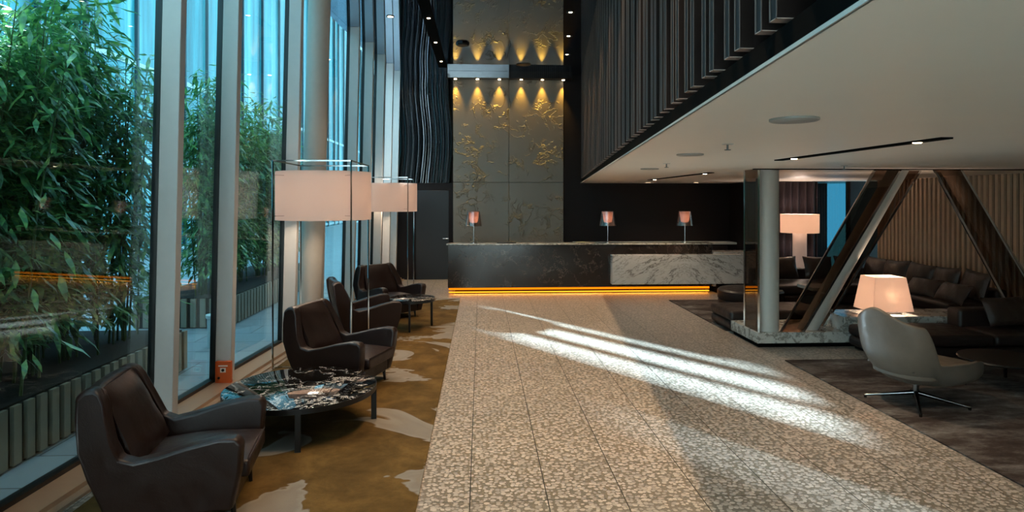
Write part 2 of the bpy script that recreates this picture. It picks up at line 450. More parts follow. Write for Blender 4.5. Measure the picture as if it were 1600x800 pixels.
# wall behind the camera, right wall (slatted)
bm = B(); box(bm, -3.6, 10.5, -4.2, -4, 0, CEIL+.1); struct(mobj('wall_front', bm, 'soffit'), 'plain wall behind the viewer')
bm = B()
prism(bm, [(rx(-4)+.10, -4), (rx(13.9)+.10, 13.9), (rx(13.9)+.3, 13.9), (rx(-4)+.3, -4)], 0, SOF)
y = 5.2
while y < 13.85:
    x = rx(y); 
    prism(bm, [(x+.055, y), (x+.10, y), (x+.11, y+.065), (x+.057, y+.065)], .02, SOF-.002, 1)
    y += .13
struct(mobj('wall_right_slats', bm, ['slatback', 'slat']), 'wooden slatted wall behind the long sofa')
# back-right infill with window
bm = B()
box(bm, 6.55, 7.82, 14.75, 14.95, 0, SOF); box(bm, 6.55, 6.75, 14.95, BACK, 0, SOF)
box(bm, 8.62, 9.4, 14.55, 14.7, 0, SOF); box(bm, 7.82, 8.6, 14.6, 14.75, 0, .35)
struct(mobj('wall_back_right', bm, 'darkwall'), 'dark wall around the far right window')
w = thing('window_1', 'tall narrow blue window right of the dark curtain', 'window', (8.2, 14.65, 0)); w['kind'] = 'structure'
bm = B()
for x0, x1, z0, z1 in ((-.42, -.38, .35, SOF), (.38, .42, .35, SOF), (-.42, .42, .35, .39)): box(bm, x0, x1, -.03, .03, z0, z1)
mobj('window_frame', bm, 'frame', w)
bm = B(); box(bm, -.38, .38, -.005, .005, .39, SOF); mobj('pane', bm, 'blue', w)
# curtain
bm = B(); N = 160; rows = []
for i in range(N+1):
    u = i/N; X = 6.55+1.32*u; Y = 14.62+.055*math.sin(u*2*PI*7.5)+.015*math.sin(u*41)
    rows.append((bm.verts.new((X, Y, .02)), bm.verts.new((X, Y, SOF-.01))))
for a, b2 in zip(rows, rows[1:]): bm.faces.new((a[0], b2[0], b2[1], a[1]))
o = mobj('curtain', bm, 'curtain', smooth=True); s = o.modifiers.new('s', 'SOLIDIFY'); s.thickness = .006
tag(o, 'dark plum pleated floor-length curtain beside the narrow blue window', 'curtain')

# ------------------------------------------------------------ left window wall
FY = [-3.9, -2.0, -.8, .85, 2.05, 3.72, 6.02, 7.22, 9.16, 10.32, 12.15, 13.3, 14.4, 15.35, 16.2]
def leanbox(bm, x0, x1, y0, y1, z0, z1, slope=0):
    """box whose x follows the facade line and lean"""
    V = []
    for z in (z0, z1):
        for y in (y0, y1):
            for dx in (x0, x1): V.append(bm.verts.new((fx(y, z)+dx, y, z)))
    for f in ((0, 2, 3, 1), (4, 5, 7, 6), (0, 1, 5, 4), (2, 6, 7, 3), (0, 4, 6, 2), (1, 3, 7, 5)): bm.faces.new([V[i] for i in f])
for i, (a, b2) in enumerate(zip(FY, FY[1:]+[BACK+.15])):
    w = thing('window_%d' % (i+2), 'tall glass pane in the left window wall', 'window', (0, 0, 0)); w['kind'] = 'structure'
    bm = B(); fw = .03
    leanbox(bm, -.05, .03, a, b2, 0, .09)
    leanbox(bm, -.03, .03, a, a+fw, .09, CEIL); leanbox(bm, -.03, .03, b2-fw, b2, .09, CEIL)
    mobj('window_frame', bm, 'frame', w)
    bm = B(); leanbox(bm, -.012, .0, a+fw, b2-fw, .09, CEIL); mobj('pane', bm, 'glass', w)
for i, y in enumerate(FY[1:]):
    bm = B(); leanbox(bm, .03, .20, y-.03, y+.07, .055, CEIL)
    o = struct(mobj('trim_%d' % (i+2), bm, 'fin', bevel=.006, bseg=2), 'painted grey vertical window fin')
bm = B()
for a, b2 in zip(FP, FP[1:]):
    a, b2 = a[0], min(b2[0], BACK)
    leanbox(bm, .03, .27, a, b2, 0, .055)
    leanbox(bm, .27, .34, a, b2, 0, .02)
struct(mobj('baseboard_left', bm, 'sill'), 'low metal sill along the foot of the window wall')
bm = B(); tube(bm, (-2.60, 9.85, 0), (-2.60+.03*CEIL, 9.85, CEIL), .165, n=40)
struct(mobj('column', bm, 'column', smooth=True), 'round pale column between the window fins')

# ------------------------------------------------------------ outdoors
def planter(x0, x1, y0, y1, h, label):
    t_ = thing('planter', label, 'planter', ((x0+x1)/2, (y0+y1)/2, -.03)); ax, ay = (x1-x0)/2, (y1-y0)/2
    bm = B(); box(bm, -ax+.04, ax-.04, -ay+.04, ay-.04, 0, h); mobj('box', bm, 'planter_dark', t_)
    bm = B(); y = -ay
    while y < ay-.05: box(bm, ax-.035, ax, y, y+.085, .02, h+.01); y += .15
    x = -ax
    while x < ax-.05: box(bm, x, x+.085, -ay, -ay+.035, .02, h+.01); box(bm, x, x+.085, ay-.035, ay, .02, h+.01); x += .15
    mobj('slats', bm, 'planter', t_)
    bm = B(); box(bm, -ax+.05, ax-.05, -ay+.05, ay-.05, h, h+.02); mobj('soil', bm, 'soil', t_)
planter(-5.3, -3.62, .5, 8.1, .47, 'long slatted planter full of bamboo beside the nearest panes')
planter(-5.6, -4.1, 10.6, 16.5, .47, 'slatted planter with bamboo behind the far panes')
bm = B(); lathe(bm, [(0, 0), (.13, 0), (.13, .40), (.15, .42), (.15, .46), (0, .46)], 20)
tag(mobj('bollard', bm, 'far_white', loc=(-3.75, 9.3, -.03)), 'small pale bollard on the paving outside the third pane', 'bollard')

def bamboo_meshes(seed, h, nc, nl, rad):
    rnd = random.Random(seed)
    bc = B(); bl = B(); culms = []
    for i in range(nc):
        a = rnd.uniform(0, 2*PI); r = rnd.uniform(0, rad*.6)
        p = Vector((r*math.cos(a), r*math.sin(a), 0)); top = p+Vector((rnd.uniform(-.35, .35), rnd.uniform(-.35, .35), h*rnd.uniform(.75, 1.05)))
        mid = (p+top)/2-Vector((top.x-p.x, top.y-p.y, 0))*.2
        tube(bc, p, mid, .013, .010, 6); tube(bc, mid, top, .010, .003, 6); culms.append((p, mid, top))
    for i in range(nl):
        p, mid, top = rnd.choice(culms); u = rnd.uniform(.06, 1)**.8
        q = p.lerp(mid, u*2) if u < .5 else mid.lerp(top, u*2-1)
        a = rnd.uniform(0, 2*PI); br = rnd.uniform(.05, .42)*(1.15-.5*u)
        base = q+Vector((math.cos(a)*br, math.sin(a)*br, rnd.uniform(-.08, .14)))
        L = rnd.uniform(.13, .25); wd = L*rnd.uniform(.09, .14)
        a2 = a+rnd.uniform(-.9, .9); droop = rnd.uniform(-1.1, .35)
        d = Vector((math.cos(a2)*math.cos(droop), math.sin(a2)*math.cos(droop), math.sin(droop)))
        sd = Vector((-math.sin(a2), math.cos(a2), rnd.uniform(-.5, .5))).normalized(); up = sd.cross(d)
        m1 = base+d*L*.35+up*.012; m2 = base+d*L*.72-Vector((0, 0, L*.05)); tip = base+d*L-Vector((0, 0, L*.18))
        v = [bl.verts.new(x) for x in (base, m1-sd*wd, m1+sd*wd, m2-sd*wd*.75, m2+sd*wd*.75, tip)]
        bl.faces.new((v[0], v[1], v[2])); bl.faces.new((v[1], v[3], v[4], v[2])); bl.faces.new((v[3], v[5], v[4]))
        if i % 5 == 0: tube(bc, q, base, .003, .002, 4)
    return bc, bl
bb = []
places = []
rnd = random.Random(3)
ys = [.9, 1.7, 2.5, 3.2, 3.9, 4.6, 5.3, 6.0, 6.7, 7.5]
for i, y in enumerate(ys): places.append((-4.15+.1*math.sin(i*2.3), y, i % 3))
for i, y in enumerate([2.1, 3.5, 4.9, 6.3, 7.3]): places.append((-4.85, y, (i+1) % 3))
for i, y in enumerate([11.1, 11.9, 12.8, 13.7, 14.6, 15.5]): places.append((-4.75+.1*math.cos(i*2), y, (i+2) % 3))
protos = {}
for i, (x, y, k) in enumerate(places):
    where = 'in the long planter by the near panes' if y < 8 else 'in the planter behind the far panes'
    lab = 'leafy green bamboo clump standing ' + where
    grp = 'bamboo clumps ' + where
    if k not in protos:
        t_ = thing('bamboo', lab, 'bamboo', (x, y, .46), rnd.uniform(0, 6), grp)
        bc, bl = bamboo_meshes(11+k, 3.15+.25*k, 12, 2300, .55)
        mobj('culms', bc, 'culm', t_); mobj('foliage', bl, 'leaf', t_); protos[k] = t_
    else: dup(protos[k], (x, y, .46), rnd.uniform(0, 6), lab, grp)
bm = B(); box(bm, -6.3, -6.1, -2, 9.5, -.03, 1.9); struct(mobj('wall_dark_backing', bm, 'dark_backing'), 'low dark wall added behind the bamboo to darken it')  # dark wall added for the dark zone low behind the bamboo
# teal building, its roofline notched to shape the sun streaks indoors
t_ = thing('building', 'teal glass office building with vertical fins beyond the bamboo', 'building', (-12, 25, -.03))
bm = B(); box(bm, -.4, 0, -22, -7, 0, 9.5); box(bm, -.4, 0, -7, .8, 0, 17); box(bm, -.4, 0, .8, 1.5, 0, 12.3); box(bm, -.4, 0, 1.5, 3.1, 0, 17); box(bm, -.4, 0, 3.1, 5.9, 0, 11.2); box(bm, -.4, 0, 5.9, 45, 0, 17); mobj('glass_wall', bm, 'teal', t_)
bm = B(); y = -22
rr = random.Random(5)
while y < 45: box(bm, 0, .12, y, y+.1, 0, 9.5 if y < -7 else 11.1 if 0 < y < 6 else 17); y += rr.choice((2.1, 2.9, 1.5))
mobj('fins', bm, 'mullion', t_)
bm = B()
for z in (.1, 3.4, 6.7, 10.0): box(bm, 0, .06, -22, 45, z, z+.18) if z < 9 else None
mobj('floor_bands', bm, 'far_white', t_)

# ------------------------------------------------------------ reception desk
DY = 13.95
t_ = thing('reception_desk', 'long dark marble reception desk glowing amber at its foot', 'desk', (2.2, DY, 0))
X0, X1 = -.72-2.2, 5.12-2.2
bm = B(); box(bm, X0, X1, 0, .12, .14, 1.07); box(bm, X0, X0+.12, .12, .75, .14, 1.07); box(bm, X1-.12, X1, .12, .75, .14, 1.07); box(bm, X0+.1, X1-.1, .10, .70, 0.14, .20)
mobj('front_panel', bm, 'dark_marble', t_, bevel=.006, bseg=2)
bm = B(); box(bm, X0-.03, X1+.02, -.03, .40, 1.07, 1.10); mobj('counter_top', bm, 'plinth_marble', t_, bevel=.006, bseg=2)
bm = B(); box(bm, X0+.15, X1-.1, .14, .62, 0, .14); mobj('plinth', bm, 'black_box', t_)
bm = B(); box(bm, X0+.02, X1-.05, .05, .085, .088, .132); box(bm, X0+.02, X0+.055, .085, .6, .088, .132)
mobj('led_strip', bm, 'led', t_)
bm = B(); box(bm, X0+.02, X1-.05, .06, .10, .025, .05); mobj('led_strip', bm, 'led_core', t_)
l = bpy.data.lights.new('led_glow', 'AREA'); l.shape = 'RECTANGLE'; l.size = 5.6; l.size_y = .05; l.energy = 26; l.color = (1, .48, .08)
lo = bpy.data.objects.new('led_glow', l); C.objects.link(lo); lo.location = (2.2, DY+.03, .125); lo.rotation_euler = (math.radians(18), 0, 0)
t2 = thing('side_counter', 'lower white veined marble counter built against the right end of the desk', 'counter', (4.6, DY-.2, 0))
bm = B(); box(bm, 2.84-4.6, 6.4-4.6, 0, .19, .22, .86); mobj('front_panel', bm, 'white_marble', t2, bevel=.006, bseg=2)
bm = B(); box(bm, 5.14-4.6, 6.4-4.6, .19, .72, .14, .90); mobj('cabinet', bm, 'white_marble', t2, bevel=.006, bseg=2)
bm = B(); box(bm, 5.2-4.6, 6.35-4.6, .05, .68, 0, .22); mobj('plinth', bm, 'black_box', t2)
t2 = thing('back_cabinet', 'dark low cabinet with a pale top behind the desk', 'cabinet', (4.4, BACK-.55, 0))
bm = B(); box(bm, -2.0, 2.1, 0, .5, 0, .92); mobj('body', bm, 'darkwall', t2, bevel=.004, bseg=1)
bm = B(); box(bm, -2.02, 2.12, -.02, .5, .92, .97); mobj('top', bm, 'white_plastic', t2, bevel=.004, bseg=1)
for i, x in enumerate((-1.7, -.9, -.1, .7, 1.5)):
    bm = B(); box(bm, x-.38, x+.38, -.02, 0, .08, .88); mobj('door', bm, 'furniture_table', t2, bevel=.003, bseg=1)

# desk lamps
def desk_lamp(x, label):
    t_ = thing('desk_lamp', label, 'lamp', (x, DY+.18, 1.10), 0, 'lamps along the reception desk')
    bm = B(); lathe(bm, [(0, 0), (.085, 0), (.085, .012), (.02, .022), (.012, .03), (0, .03)], 28); mobj('base', bm, 'chrome', t_, smooth=True)
    bm = B(); tube(bm, (0, 0, .02), (0, 0, .46), .009, n=12); mobj('stem', bm, 'chrome', t_, smooth=True)
    bm = B(); lathe(bm, [(.185, .38), (.135, .70), (.133, .70), (.182, .38)], 40); mobj('lamp_shade', bm, 'smoke', t_, smooth=True)
    bm = B(); lathe(bm, [(0, .44), (.085, .46), (.118, .685), (0, .69)], 32); mobj('diffuser', bm, 'pink_diffuser', t_, smooth=True)
    point((x, DY+.18, 1.66), 1.0, (1, .7, .55), .03)
    return t_
desk_lamp(-.16, 'small smoky shaded lamp at the left end of the reception desk')
desk_lamp(2.82, 'small smoky shaded lamp at the middle of the reception desk, above the white marble end')
desk_lamp(4.56, 'small smoky shaded lamp at the right end of the reception desk')
bm = B(); box(bm, .35, .78, DY+.1, DY+.35, 1.10, 1.106); tag(mobj('desk_mat', bm, 'black'), 'flat dark mat lying on the desk beside the left lamp', 'mat')

# ------------------------------------------------------------ armchairs
def superpts(prof): return prof
def arm_chair(loc, rz, label):
    t_ = thing('armchair', label, 'armchair', loc, rz, 'brown leather armchairs along the window')
    Z0 = .12
    # backrest: lofted sections along its height
    bm = B(); secs = []
    for (z, xf, th, hw) in ((Z0, -.26, .10, .36), (.25, -.29, .12, .385), (.42, -.33, .125, .38), (.58, -.365, .135, .37), (.74, -.41, .12, .34), (.86, -.445, .09, .31), (.895, -.46, .07, .29)):
        sec = []
        for q in range(9):
            yy = hw*(-1+2*q/8); curve = .05*(abs(yy)/hw)**3
            sec.append((xf+curve, yy))
        back = [(xf-th+.035*(abs(yy)/hw)**3, yy) for (xx, yy) in sec[::-1]]
        secs.append([bm.verts.new((x, y, z)) for x, y in sec+back])
    n = len(secs[0])
    for a, b2 in zip(secs, secs[1:]):
        for i in range(n): bm.faces.new((a[i], a[(i+1) % n], b2[(i+1) % n], b2[i]))
    bm.faces.new(secs[0][::-1]); bm.faces.new(secs[-1])
    mobj('backrest', bm, 'leather', t_, bevel=.018, bseg=3, smooth=True)
    # arms
    prof = [(.36, Z0), (.415, .36), (.43, .545), (.40, .585), (.30, .59), (.12, .555), (-.06, .505), (-.19, .48), (-.265, .51), (-.31, .60), (-.35, .72), (-.385, .83), (-.415, .885), (-.45, .905), (-.505, .90), (-.545, .86), (-.53, .74), (-.495, .56), (-.45, .38), (-.40, .24), (-.36, Z0)]
    for s in (-1, 1):
        bm = B(); n = len(prof)
        lay = []
        for (ti, inset) in ((0, .0), (.03, -.012), (.085, -.012), (.115, .0)):
            cx_, cz_ = 0, .35; L = []
            for (x, z) in prof:
                flare = .055*min(1, (z-Z0)/.42)-(.115*((z-.54)/.36)**1.3 if x < -.25 and z > .54 else 0)
                k = 1-inset*0-(.018 if inset == 0 else 0)*1.2
                L.append(bm.verts.new((cx_+(x-cx_)*k, s*(.295+ti+flare), cz_+(z-cz_)*k if z > Z0 else z)))
            lay.append(L)
        for a, b2 in zip(lay, lay[1:]):
            for i in range(n): bm.faces.new((a[i], a[(i+1) % n], b2[(i+1) % n], b2[i]))
        bm.faces.new(lay[0][::-1]); bm.faces.new(lay[-1])
        mobj('armrest', bm, 'leather', t_, bevel=.016, bseg=3, smooth=True)
    # base rail and seat cushion
    bm = B(); box(bm, -.34, .365, -.30, .30, Z0, .27); mobj('seat_frame', bm, 'leather', t_, bevel=.02, bseg=3)
    bm = B(); G = 10; top = {}; bot = {}
    for i in range(G+1):
        for j in range(G+1):
            u, w_ = i/G*2-1, j/G*2-1
            crown = (1-abs(u)**3)*(1-abs(w_)**3)
            x = .06+.38*u; yv = .30*w_
            top[i, j] = bm.verts.new((x, yv, .385+.055*crown-.02*max(0, -u)))
            bot[i, j] = bm.verts.new((x, yv, .275))
    for i in range(G):
        for j in range(G):
            bm.faces.new((top[i, j], top[i+1, j], top[i+1, j+1], top[i, j+1])); bm.faces.new((bot[i, j], bot[i, j+1], bot[i+1, j+1], bot[i+1, j]))
    for i in range(G):
        bm.faces.new((top[i, 0], bot[i, 0], bot[i+1, 0], top[i+1, 0])); bm.faces.new((top[i, G], top[i+1, G], bot[i+1, G], bot[i, G]))
        bm.faces.new((top[0, i], top[0, i+1], bot[0, i+1], bot[0, i])); bm.faces.new((top[G, i], bot[G, i], bot[G, i+1], top[G, i+1]))
    sc_ = mobj('seat_cushion', bm, 'leather', t_, bevel=.02, bseg=3, smooth=True)
    bm = B(); tube(bm, (.437, -.285, .392), (.437, .285, .392), .005, n=8); mobj('piping', bm, 'leather', sc_, smooth=True)
    # back cushion
    bm = B(); G = 12; fr = {}; bk = {}
    for i in range(G+1):
        for j in range(G+1):
            u, w_ = i/G, j/G*2-1
            z = .40+.485*u; hw = .32-.045*u
            crown = (1-abs(2*u-1)**4)*(1-abs(w_)**4)
            xf = -.265-.165*u+.06*(1-u)
            fr[i, j] = bm.verts.new((xf+.045*crown+.006*math.sin(u*16+w_*4)*(1-u), hw*w_, z)); bk[i, j] = bm.verts.new((xf-.05, hw*w_, z-.02))
    for i in range(G):
        for j in range(G):
            bm.faces.new((fr[i, j], fr[i, j+1], fr[i+1, j+1], fr[i+1, j])); bm.faces.new((bk[i, j], bk[i+1, j], bk[i+1, j+1], bk[i, j+1]))
    for i in range(G):
        bm.faces.new((fr[i, 0], fr[i+1, 0], bk[i+1, 0], bk[i, 0])); bm.faces.new((fr[i, G], bk[i, G], bk[i+1, G], fr[i+1, G]))
        bm.faces.new((fr[0, i], bk[0, i], bk[0, i+1], fr[0, i+1])); bm.faces.new((fr[G, i], fr[G, i+1], bk[G, i+1], bk[G, i]))
    mobj('back_cushion', bm, 'leather', t_, smooth=True)
    for (x, y_) in ((.33, .27), (.33, -.27), (-.30, .27), (-.30, -.27)):
        bm = B(); tube(bm, (x, y_, Z0+.02), (x+(.015 if x > 0 else -.02), y_, 0.014), .022, .013, 12); mobj('leg', bm, 'black', t_, smooth=True)
    return t_
ch = arm_chair((-1.97, 4.42, 0), math.radians(9), 'nearest brown leather armchair, in the left foreground')
dup(ch, (-1.50, 7.18, 0), math.radians(-17), 'brown leather armchair just behind the large round marble table')
dup(ch, (-1.70, 9.62, 0), math.radians(20), 'brown leather armchair turned away, third along the window from the front')
dup(ch, (-1.58, 11.30, 0), math.radians(-46), 'farthest brown leather armchair, facing out behind the small round table')

# ------------------------------------------------------------ round tables
def round_table(name, loc, R, h, legs, label, rot):
    t_ = thing(name, label, 'table', loc, math.radians(rot))
    bm = B(); lathe(bm, [(0, h-.014), (R-.012, h-.014), (R-.004, h-.010), (R-.004, h-.003), (R-.008, h), (0, h)], 96); mobj('table_top', bm, 'table_marble', t_, smooth=True)
    bm = B(); lathe(bm, [(R-.05, h-.05), (R, h-.05), (R, h-.006), (R-.0035, h-.006), (R-.0035, h-.014), (R-.05, h-.014), (R-.05, h-.05)], 96); mobj('rim', bm, 'black', t_, smooth=True)
    for i in range(legs):
        a = 2*PI*i/legs; x, y_ = (R-.025)*math.cos(a), (R-.025)*math.sin(a)
        bm = B(); w_ = .016+.008*(R > .5); vs = box(bm, -w_, w_, -w_, w_, .014, h-.045)
        bmesh.ops.rotate(bm, verts=vs, cent=(0, 0, 0), matrix=Matrix.Rotation(a, 3, 'Z')); bmesh.ops.translate(bm, verts=vs, vec=(x, y_, 0))
        mobj('leg', bm, 'black', t_, bevel=.003, bseg=1)
round_table('coffee_table', (-1.63, 5.90, 0), .67, .37, 4, 'large round black marble coffee table between the two nearest armchairs', 13)
round_table('side_table', (-1.10, 10.28, 0), .37, .50, 3, 'small round black marble side table between the two far armchairs', 30)

# ------------------------------------------------------------ big floor lamps
def floor_lamp(loc, label, on=45):
    t_ = thing('floor_lamp', label, 'floor lamp', loc, 0, 'tall drum-shade floor lamps by the window')
    hx, hy, H = .47, .60, 2.545; w_ = .016
    for sx_ in (-1, 1):
        for sy in (-1, 1):
            bm = B(); bar(bm, (sx_*hx, sy*hy, 0.0), (sx_*hx, sy*hy, H), w_); mobj('pole', bm, 'chrome', t_)
    for s in (-1, 1):
        for p_, q_ in (((-hx, s*hy, H-.01), (hx, s*hy, H-.01)), ((s*hx, -hy, H-.01), (s*hx, hy, H-.01)), ((-hx, s*hy, .02), (hx, s*hy, .02))):
            bm = B(); bar(bm, p_, q_, w_+.002); mobj('rail', bm, 'chrome', t_)
    for s in (-1, 1):
        for q in (-1, 1):
            for z in (1.86, 2.36):
                a = math.atan2(q*hy, s*hx)
                bm = B(); bar(bm, (s*hx, q*hy, z), (.60*math.cos(a), .60*math.sin(a), z), .008); mobj('bracket', bm, 'chrome', t_)
    bm = B(); R = .605; lathe(bm, [(R, 1.80), (R, 2.42), (R-.008, 2.42), (R-.008, 1.80), (R, 1.80)], 72); mobj('lamp_shade', bm, 'shade', t_, smooth=True)
    bm = B(); lathe(bm, [(0, 2.40), (R-.01, 2.40)], 72); mobj('diffuser', bm, 'shade', t_, smooth=True)
    bm = B(); lathe(bm, [(0, 2.0), (.05, 2.02), (.065, 2.08), (.05, 2.14), (.02, 2.19), (0, 2.2)], 16)
    mobj('bulb', bm, 'bulb', t_, smooth=True)
    point((loc[0], loc[1], 2.1), on, (1, .78, .58), .12)
    return t_
floor_lamp((-2.055, 8.50, 0), 'nearer tall chrome-framed floor lamp with a wide cream drum shade')
floor_lamp((-2.03, 14.35, 0), 'farther tall chrome-framed floor lamp, behind the last armchair')

# orange box on second fin
t_ = thing('call_box', 'orange wall box at the foot of the second window fin', 'box', (fx(7.19, .17)+.135, 7.19, .17))
bm = B(); box(bm, -.085, .085, -.045, 0, -.12, .12); mobj('case', bm, 'orange', t_, bevel=.004, bseg=2)
bm = B(); box(bm, -.05, .05, -.048, -.045, .065, .078); box(bm, -.03, .03, -.048, -.045, .0, .05); mobj('label_plate', bm, 'label_white', t_)
bm = B(); tube(bm, (0, -.052, .025), (0, -.045, .025), .016, n=16); mobj('button', bm, 'black', t_)
bm = B(); tube(bm, (-.045, -.052, -.06), (-.045, -.045, -.06), .014, n=16); mobj('button', bm, 'black', t_)

# ------------------------------------------------------------ marble plinth, columns, glass
PY = 8.72
PLN = [(3.84, PY), (5.05, PY), (5.05, PY+.85), (3.84, PY+.85)]
t_ = thing('plinth', 'low grey-white marble plinth under the columns', 'plinth', (4.4, PY, 0))
bm = B(); box(bm, -.56, .95, 0, .95, .06, .21); mobj('slab', bm, 'plinth_marble', t_, bevel=.004, bseg=1)
bm = B(); box(bm, -.53, .95, .03, .92, 0, .06); mobj('skirting', bm, 'black_box', t_)
t_ = thing('bench', 'marble bench behind the front sofa carrying the square-shade lamp', 'bench', (6.1, PY, 0))
bm = B(); box(bm, -1.0, 1.2, .04, .66, .0, .41)
mobj('slab', bm, 'plinth_marble', t_, bevel=.006, bseg=2)
bm = B(); vs = [bm.verts.new(p) for p in ((-.747, .12, .21), (-.747, .60, .21), (-1.002, .12, .21), (-1.002, .60, .21), (-1.002, .12, .40), (-1.002, .60, .40))]
bm.free()
bm = B(); box(bm, -.87, -.80, .03, .042, .27, .33); mobj('socket', bm, 'white_plastic', t_, bevel=.003, bseg=1)

bm = B(); tube(bm, (4.06, PY+.18, .21), (4.06, PY+.18, SOF), .155, n=40)
struct(mobj('column', bm, 'column', smooth=True), 'upright round grey column on the marble plinth')
def inclined(x0, z0, x1, z1, yv, label):
    bm = B(); tube(bm, (x0, yv, z0), (x1, yv, z1), .125, n=32)
    # trim flat at top and bottom
    bmesh.ops.bisect_plane(bm, geom=bm.verts[:]+bm.edges[:]+bm.faces[:], plane_co=(0, 0, SOF), plane_no=(0, 0, 1), clear_outer=True)
    bmesh.ops.bisect_plane(bm, geom=bm.verts[:]+bm.edges[:]+bm.faces[:], plane_co=(0, 0, z0+.11 if z0 > .05 else .02), plane_no=(0, 0, -1), clear_outer=True)
    return struct(mobj('column', bm, 'column', smooth=True), label)
inclined(4.62, .10, 6.12, 2.65, PY+.25, 'grey column leaning right on the plinth')
inclined(8.32, .02, 6.72, 2.65, PY+.25, 'grey column leaning left near the slatted wall')

def glass_panel(quad, label, edges=(0, 1)):
    """quad: four (x,y,z) corners; bronze sheet with metal edge strips"""
    t_ = thing('glass_panel', label, 'glass panel', quad[0])
    o0 = Vector(quad[0]); q = [Vector(p)-o0 for p in quad]
    nrm = (q[1]-q[0]).cross(q[2]-q[0]).normalized()*.006
    bm = B(); a = [bm.verts.new(p-nrm) for p in q]; b2 = [bm.verts.new(p+nrm) for p in q]
    bm.faces.new(a[::-1]); bm.faces.new(b2)
    for i in range(4): bm.faces.new((a[i], a[(i+1) % 4], b2[(i+1) % 4], b2[i]))
    mobj('sheet', bm, 'tint', t_)
    for e in edges:
        bm = B(); bar(bm, q[e], q[(e+1) % 4], .028); mobj('edge_strip', bm, 'chrome', t_)
G0 = .21; G1 = SOF
# box of glass beside the upright column
glass_panel([(3.87, PY+.02, G0), (3.87, PY+.02, G1), (3.87, PY+.50, G1), (3.87, PY+.50, G0)], 'upright bronze glass panel left of the round plinth column', (0, 2))
bm = B()
def quad_inc(xb, xt, y0_, y1_): return
# panels lean with the columns: lower-left, upper-left, upper-right, lower-right
glass_panel([(4.20, PY+.06, G0), (5.56, PY+.06, G1), (5.93, PY+.06, G1), (4.50, PY+.02, G0)], 'bronze glass panel on the left side of the right-leaning column', (0, 2))
glass_panel([(4.80, PY+.40, G0), (6.16, PY+.40, G1), (6.46, PY+.40, G1), (5.0, PY+.40, G0)], 'narrow bronze glass strip on the right side of the right-leaning column', (2,))
glass_panel([(6.42, PY+.06, G1), (7.70, PY+.06, G0), (8.20, PY+.06, G0), (6.80, PY+.06, G1)], 'bronze glass panel on the left side of the left-leaning column', (0,))
glass_panel([(6.85, PY+.40, G1), (8.33, PY+.40, G0), (8.56, PY+.40, G0), (7.06, PY+.40, G1)], 'bronze glass panel on the right side of the left-leaning column', (2,))
bm = B(); box(bm, 3.78, rx(PY+.2), PY-.04, PY+.03, SOF-.012, SOF+.01); struct(mobj('trim_40', bm, 'black_box'), 'dark channel in the lower ceiling above the glass panels')

# ------------------------------------------------------------ square lamp on the bench
t_ = thing('table_lamp', 'lit square-shade table lamp on the marble bench', 'lamp', (5.83, PY+.30, .41))
bm = B(); box(bm, -.22, .22, -.10, .10, 0, .015); mobj('base', bm, 'black', t_, bevel=.003, bseg=1)
bm = B(); bar(bm, (-.21, 0, .01), (-.21, 0, .10), .02); bar(bm, (.21, 0, .01), (.21, 0, .10), .02); bar(bm, (-.21, 0, .08), (.21, 0, .08), .012); mobj('stand', bm, 'black', t_)
bm = B(); tube(bm, (0, 0, .08), (0, 0, .26), .012); mobj('stem', bm, 'black', t_)
bm = B()
def fr(h0, h1, z0, z1):
    a = [bm.verts.new((x*h0, y*h0*.8, z0)) for x, y in ((-1, -1), (1, -1), (1, 1), (-1, 1))]; b2 = [bm.verts.new((x*h1, y*h1*.8, z1)) for x, y in ((-1, -1), (1, -1), (1, 1), (-1, 1))]
    for i in range(4): bm.faces.new((a[i], a[(i+1) % 4], b2[(i+1) % 4], b2[i]))
fr(.30, .225, .06, .54)
o = mobj('lamp_shade', bm, 'square_shade', t_); s = o.modifiers.new('s', 'SOLIDIFY'); s.thickness = .006
bm = B(); lathe(bm, [(0, .25), (.03, .26), (.045, .31), (.03, .36), (0, .38)], 16); mobj('bulb', bm, 'bulb', t_, smooth=True)
point((5.83, PY+.18, .41+.28), 26, (1, .80, .64), .03)

# ------------------------------------------------------------ sofas
def rbox(name, par, x0, x1, y0, y1, z0, z1, mat='sofa_leather', bev=.05, crown=.0):
    bm = B(); nx = max(2, int((x1-x0)/.12)); ny = max(2, int((y1-y0)/.12)); T = {}; D_ = {}
    for i in range(nx+1):
        for j in range(ny+1):
            u, w_ = i/nx*2-1, j/ny*2-1; x = x0+(x1-x0)*i/nx; y_ = y0+(y1-y0)*j/ny
            T[i, j] = bm.verts.new((x, y_, z1+crown*(1-abs(u)**4)*(1-abs(w_)**4))); D_[i, j] = bm.verts.new((x, y_, z0))
    for i in range(nx):
        for j in range(ny):
            bm.faces.new((T[i, j], T[i+1, j], T[i+1, j+1], T[i, j+1])); bm.faces.new((D_[i, j], D_[i, j+1], D_[i+1, j+1], D_[i+1, j]))
    for i in range(nx): bm.faces.new((T[i, 0], D_[i, 0], D_[i+1, 0], T[i+1, 0])); bm.faces.new((T[i, ny], T[i+1, ny], D_[i+1, ny], D_[i, ny]))
    for j in range(ny): bm.faces.new((T[0, j], T[0, j+1], D_[0, j+1], D_[0, j])); bm.faces.new((T[nx, j], D_[nx, j], D_[nx, j+1], T[nx, j+1]))
    return mobj(name, bm, mat, par, bevel=bev, bseg=4)
